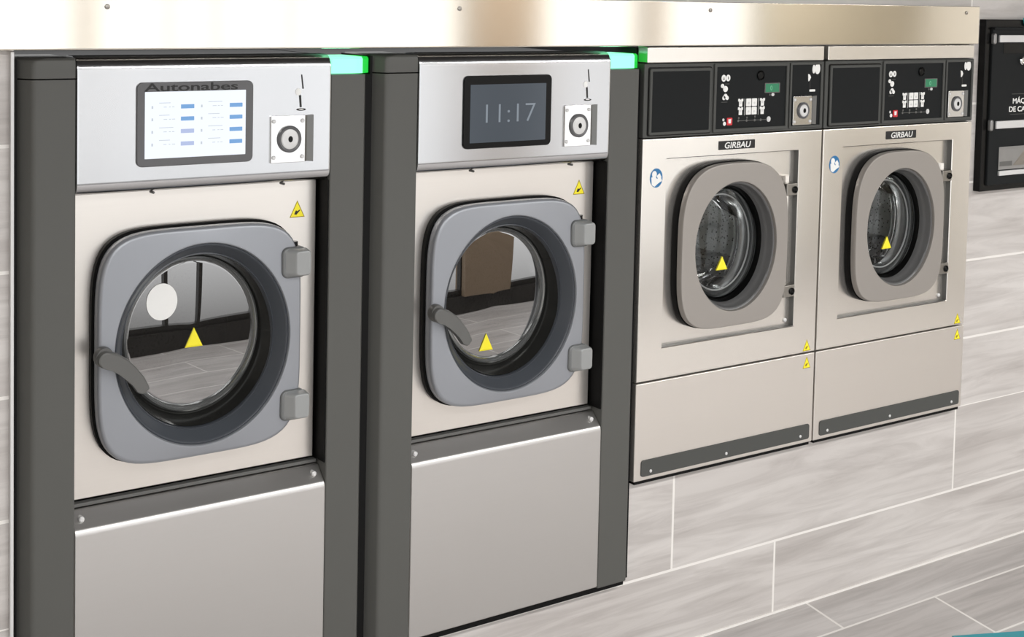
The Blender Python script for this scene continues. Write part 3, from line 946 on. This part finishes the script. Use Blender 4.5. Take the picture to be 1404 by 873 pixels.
    MB().lathe(h1 - 0.018, g0 + 0.016, 1, 1, [(0.006, YR), (0.006, YR - 0.004), (0.003, YR - 0.006)], 16, True, True).build('screw', MT['silver'], fr, G)
    # name plate
    np_ = MB().slab(0.2825, 0.4228, 1.4245, 1.4495, -0.0020, 0.001, 0.001, 0.0005).build('name_plate', MT['ink'], root, G)
    text('name_plate_lettering', 'GIRBAU', 0.0245, 0.3525, 1.4285, -0.0022, MT['white'], np_, G, shear=0.18, bold=0.0003, align='CENTER', sx=1.18)
    # blue reading-sign sticker
    bs = MB().poly(ell(0.0540, 1.3585, 0.0225, 0.0265, 40), -0.0007, 0.0).build('blue_sticker', MT['blue'], root, G)
    wm = MB()
    wm.poly(ell(0.0465, 1.3690, 0.0085, 0.0095, 20), -0.0011, -0.0006)
    wm.poly([(0.0360, 1.3610), (0.0500, 1.3640), (0.0560, 1.3560), (0.0700, 1.3600), (0.0745, 1.3500), (0.0600, 1.3430), (0.0480, 1.3350), (0.0380, 1.3400)], -0.0010, -0.0006)
    wm.poly([(0.0545, 1.3640), (0.0650, 1.3715), (0.0725, 1.3600), (0.0610, 1.3545)], -0.0012, -0.0006)
    wm.build('sticker_figure', MT['white'], bs, G)
    triangle_sticker(root, G, 0.6660, 0.8010, 0.0330, 0.0340, 0.0, True, True)
    triangle_sticker(root, G, 0.6680, 0.7480, 0.0330, 0.0360, 0.0, True, True)

    # door: black seal, thick frame, porthole
    so = lambda k, dx=0.0: superell(DX + dx, DZ, 0.2065 * k, 0.2340 * k, 3.2, 4.4)
    MB().loft([at(so(1.0), YR), at(so(1.012), 0.012), at(so(1.010), -0.003), at(so(0.97), -0.004), at(ell(DX, DZ, 0.176, 0.206), -0.004), at(ell(DX, DZ, 0.176, 0.206), YR)], False, False).build('door_seal', MT['rubber'], root, G)
    rx, rz = 0.1580, 0.1850
    RC = (0.3405, 1.1495)
    e = lambda r, y: at(ell(RC[0], RC[1], rx * r, rz * r), y)
    d = MB()
    d.loft([at(so(0.985), -0.004), at(so(1.0), -0.006), at(so(1.002), -0.016), at(so(0.999), -0.0215), at(so(0.992), -0.0245), at(so(0.980), -0.0255),
            e(1.02, -0.0265), e(1.004, -0.0260), e(0.996, -0.0235), e(0.992, -0.016), e(1.06, -0.004)], False, False)
    door = d.build('door', MT['doorsteel'], root, G)
    MB().lathe(RC[0], RC[1], rx, rz, [(0.994, -0.017), (0.975, -0.016), (0.960, -0.013), (0.950, 0.000), (0.930, 0.006), (0.915, 0.014), (0.905, 0.026), (0.95, 0.034), (1.0, -0.004)]).build('porthole_ring', MT['ringgrey'], door, G)
    MB().lathe(RC[0], RC[1], rx, rz, [(0.908, 0.022), (0.890, 0.030), (0.875, 0.036), (0.865, 0.044), (0.88, 0.054), (0.91, 0.030)]).build('porthole_collar', MT['black'], door, G)
    MB().lathe(RC[0], RC[1], rx, rz, [(0.850, 0.038), (0.820, 0.030), (0.60, 0.022), (0.30, 0.018), (0.001, 0.017)], 96, False, True).build('door_glass', MT['glassclear'], door, G)
    MB().lathe(RC[0], RC[1], rx, rz, [(0.868, 0.042), (0.845, 0.060), (0.815, 0.085), (0.79, 0.098), (0.765, 0.092), (0.775, 0.080), (0.81, 0.055), (0.85, 0.040)]).build('bowl_rim', MT['bowlrim'], door, G)
    MB().lathe(RC[0], RC[1], rx, rz, [(0.775, 0.085), (0.75, 0.125), (0.70, 0.150), (0.55, 0.165), (0.001, 0.170)], 96, False, True).build('glass_bowl', MT['glassclear'], door, G)
    MB().lathe(RC[0], RC[1], rx, rz, [(0.765, 0.050), (0.752, 0.0465), (0.740, 0.050), (0.752, 0.0535), (0.765, 0.050)]).build('bowl_edge_highlight', MT['silver'], door, G)  # pale ring standing in for the highlight along the glass bowl
    t = MB()
    tx_, tz = 0.3260, 1.0760
    pts = [(tx_ - 0.0215, tz), (tx_ + 0.0215, tz), (tx_, tz + 0.0390)]
    cxy = (tx_, tz + 0.0135)
    t.loft([at([(cxy[0] + (p_[0] - cxy[0]) * k, cxy[1] + (p_[1] - cxy[1]) * k) for p_ in pts], y) for k, y in ((1.0, 0.0225), (1.0, 0.0175), (0.75, 0.0160))])
    t.build('glass_warning_triangle', MT['yellow'], door, G, sharp=10)
    # drum and bright mouth ring
    dr = MB().lathe(RC[0], RC[1], rx, rz, [(0.97, 0.110), (0.93, 0.105), (0.90, 0.112), (0.90, 0.130), (1.18, 0.150), (1.22, 0.170), (1.22, 0.50), (1.1, 0.53), (0.001, 0.54)], 96, False, False).build('drum', MT['drum'], root, G)
    MB().lathe(RC[0], RC[1], rx, rz, [(0.90, 0.124), (0.885, 0.116), (0.87, 0.124), (0.885, 0.134)]).build('drum_mouth', MT['chrome'], dr, G)
    for k in range(3):
        a0 = PI / 2 + 2 * PI * k / 3
        lf = MB()
        for sgn in (0,):
            ring = []
            for y in (0.19, 0.48):
                ring.append([(RC[0] + rx * rr * math.cos(a0 + da), y, RC[1] + rz * rr * math.sin(a0 + da)) for (rr, da) in ((1.20, -0.17), (1.05, -0.10), (0.88, -0.05), (0.85, 0.0), (0.88, 0.05), (1.05, 0.10), (1.20, 0.17))])
            lf.loft(ring)
        lf.build('drum_lifter', MT['drum'], dr, G)
    # hinge bar with two knuckles
    hb = MB()
    hb.loft([[(x, y, z) for (x, y) in ((0.555, YR), (0.555, 0.012), (0.560, 0.006), (0.572, 0.004), (0.580, 0.008), (0.581, YR))] for z in (0.975, 1.335)])
    hbar = hb.build('hinge_bar', MT['body'], root, G)
    for z in (1.2950, 0.9930):
        kn = MB().slab(0.5480, 0.5945, z - 0.0170, z + 0.0190, -0.012, YR, 0.004, 0.003).build('hinge', MT['hingesteel'], root, G)
        MB().lathe(0.5810, z, 1, 1, [(0.0105, -0.0118), (0.0105, -0.0150), (0.0085, -0.0165), (0.005, -0.0130)], 24, False, True).build('hinge_screw', MT['black'], kn, G)

    # lower panel with a black kick strip
    lo = MB().slab(A, B, 0.5190, 0.7925, 0.0, 0.04, 0.003, 0.0035).build('lower_panel', MT['front'], root, G)
    ks = MB().slab(0.0265, 0.6870, 0.5305, 0.5765, -0.0030, 0.0, 0.008, 0.0012).build('kick_strip', MT['frameline'], root, G)
    for sx_ in (0.060, 0.345, 0.648):
        MB().lathe(sx_, 0.5435, 1, 1, [(0.0045, -0.0028), (0.0045, -0.0045), (0.0025, -0.006)], 14, True, True).build('screw', MT['silver'], ks, G)
    return root


compact_washer(XR, 'compact steel washer set beside the dark-screened tall washer')
compact_washer(XR + WR, 'compact steel washer at the right end, nearest the black change machine')

# ------------------------------------------------------------------ steel fascia over the row
fa = MB()
fx0, fx1 = -0.9, XE + 0.012
pf = [(0.029, 1.7190), (0.006, 1.7185), (0.001, 1.7200), (0.0, 1.7230), (0.0, 1.8395), (0.0006, 1.8408), (0.002, 1.8413), (0.029, 1.8413)]
fa.loft([[(x, y, z) for y, z in pf] for x in (fx0, fx1)])
FO = (fx0, 0.03, 1.719)
fo = empty('fascia_panel', FO, 'long polished steel fascia panel running above all the washers', 'panel')
fa.build('steel_sheet', MT['fascia'], fo, FO)
for x, z in ((0.55, 1.8100), (1.4297, 1.8144), (2.2610, 1.8185), (3.3803, 1.8200)):
    MB().lathe(x, z, 1, 1, [(0.0055, 0.0), (0.0055, -0.002), (0.003, -0.0035)], 16, True, True).build('screw', MT['hingesteel'], fo, FO)

# ------------------------------------------------------------------ change machine on the right
G = (3.49, 0.03, 1.2290)
cm = empty('change_machine', G, 'black wall-mounted change machine with pale bars, lettering and a coin tray', 'change machine')
CX0, CX1 = 3.490, 4.16
MB().slab(CX0, CX1, 1.2290, 1.8000, 0.004, 0.03, 0.004, 0.003).build('back_frame', MT['black'], cm, G)
bd = MB().slab(CX0 + 0.028, CX1 - 0.028, 1.2480, 1.7740, -0.004, 0.01, 0.006, 0.004).build('body', MT['panelblack'], cm, G)
MB().slab(CX0 + 0.028, CX1 - 0.028, 1.7660, 1.7745, -0.010, 0.0, 0.003, 0.002).build('top_lip', MT['panelblack'], cm, G)
for z0, z1 in ((1.7245, 1.7485), (1.4372, 1.4628)):
    b = MB().slab(3.5480, CX1 - 0.058, z0, z1, -0.010, 0.0, 0.002, 0.002).build('pale_bar', MT['silver'], cm, G)
    for x in (3.5215, CX1 - 0.045):
        MB().slab(x - 0.0070, x + 0.0085, z0 - 0.006, z1 + 0.006, -0.012, 0.0, 0.007, 0.004).build('bar_end', MT['tray'], b, G)
MB().slab(3.575, CX1 - 0.09, 1.6870, 1.7220, -0.0050, 0.0, 0.002, 0.0005).build('note_slot', MT['black'], cm, G)
lk = MB().lathe(3.6720, 1.6625, 1, 1, [(0.014, -0.004), (0.014, -0.012), (0.011, -0.015), (0.006, -0.012)], 28, False, True).build('lock', MT['chrome'], cm, G)
text('lettering', 'MÁQUINA', 0.0245, 3.6350, 1.5195, -0.0045, MT['white'], cm, G, bold=0.0004, sx=1.25)
text('lettering', 'DE CAMBIO', 0.0245, 3.6165, 1.4920, -0.0045, MT['white'], cm, G, bold=0.0004, sx=1.25)
ul = MB()
ul.box(3.630, 3.95, -0.0046, -0.0038, 1.5500, 1.5520)
ul.box(3.625, 3.95, -0.0046, -0.0038, 1.4820, 1.4838)
ul.build('lettering_rule', MT['frameline'], cm, G)
# recessed coin tray: rim, sloping scoop, bright sill
tr = MB()
tr.loft([at(rrect(3.570, CX1 - 0.10, 1.2990, 1.3755, 0.002), -0.0065), at(rrect(3.574, CX1 - 0.104, 1.3020, 1.3715, 0.002), -0.0070), at(rrect(3.580, CX1 - 0.11, 1.3100, 1.3640, 0.002), -0.0045)], False, True)
to = tr.build('coin_tray', MT['tray'], cm, G)
sc = MB()
sc.loft([[(3.66, -0.0052, 1.3115), (CX1 - 0.115, -0.0052, 1.3115), (CX1 - 0.115, -0.0052, 1.3560), (3.72, -0.0052, 1.3560)],
         [(3.65, -0.0048, 1.3105), (CX1 - 0.112, -0.0048, 1.3105), (CX1 - 0.112, -0.0048, 1.3600), (3.71, -0.0048, 1.3600)]])
sc.build('coin_scoop', MT['hingesteel'], to, G)
MB().slab(3.575, 3.645, 1.3105, 1.3260, -0.0056, -0.0040, 0.001, 0.0004).build('tray_floor', MT['lever'], to, G)
MB().slab(3.572, CX1 - 0.10, 1.2795, 1.2955, -0.011, 0.0, 0.002, 0.002).build('tray_sill', MT['silver'], cm, G)
MB().poly([(3.683, 1.8050), (3.83, 1.8050), (3.83, 1.7790), (3.693, 1.7790)], -0.006, 0.003).build('teal_sign', MT['tealbright'], cm, G)

# ------------------------------------------------------------------ teal mat at the floor edge
mt = MB()
P0, P1 = Vector((2.974, -0.381)), Vector((3.157, -0.463))
dv = (P1 - P0).normalized()
nv = Vector((dv.y, -dv.x))
q0 = P0 - dv * 0.03
q1 = P0 + dv * 0.32
cor = [q0, q1, q1 + nv * 0.10, q0 + nv * 0.10]
mt.loft([[(p.x, p.y, z) for p in cor] for z in (0.0, 0.006)])
mo = mt.build('floor_mat', MT['teal'], None, (q0.x, q0.y, 0))
mo.location = (q0.x, q0.y, 0)
tag(mo, 'teal mat edge on the tiled floor in front of the change machine', 'mat')
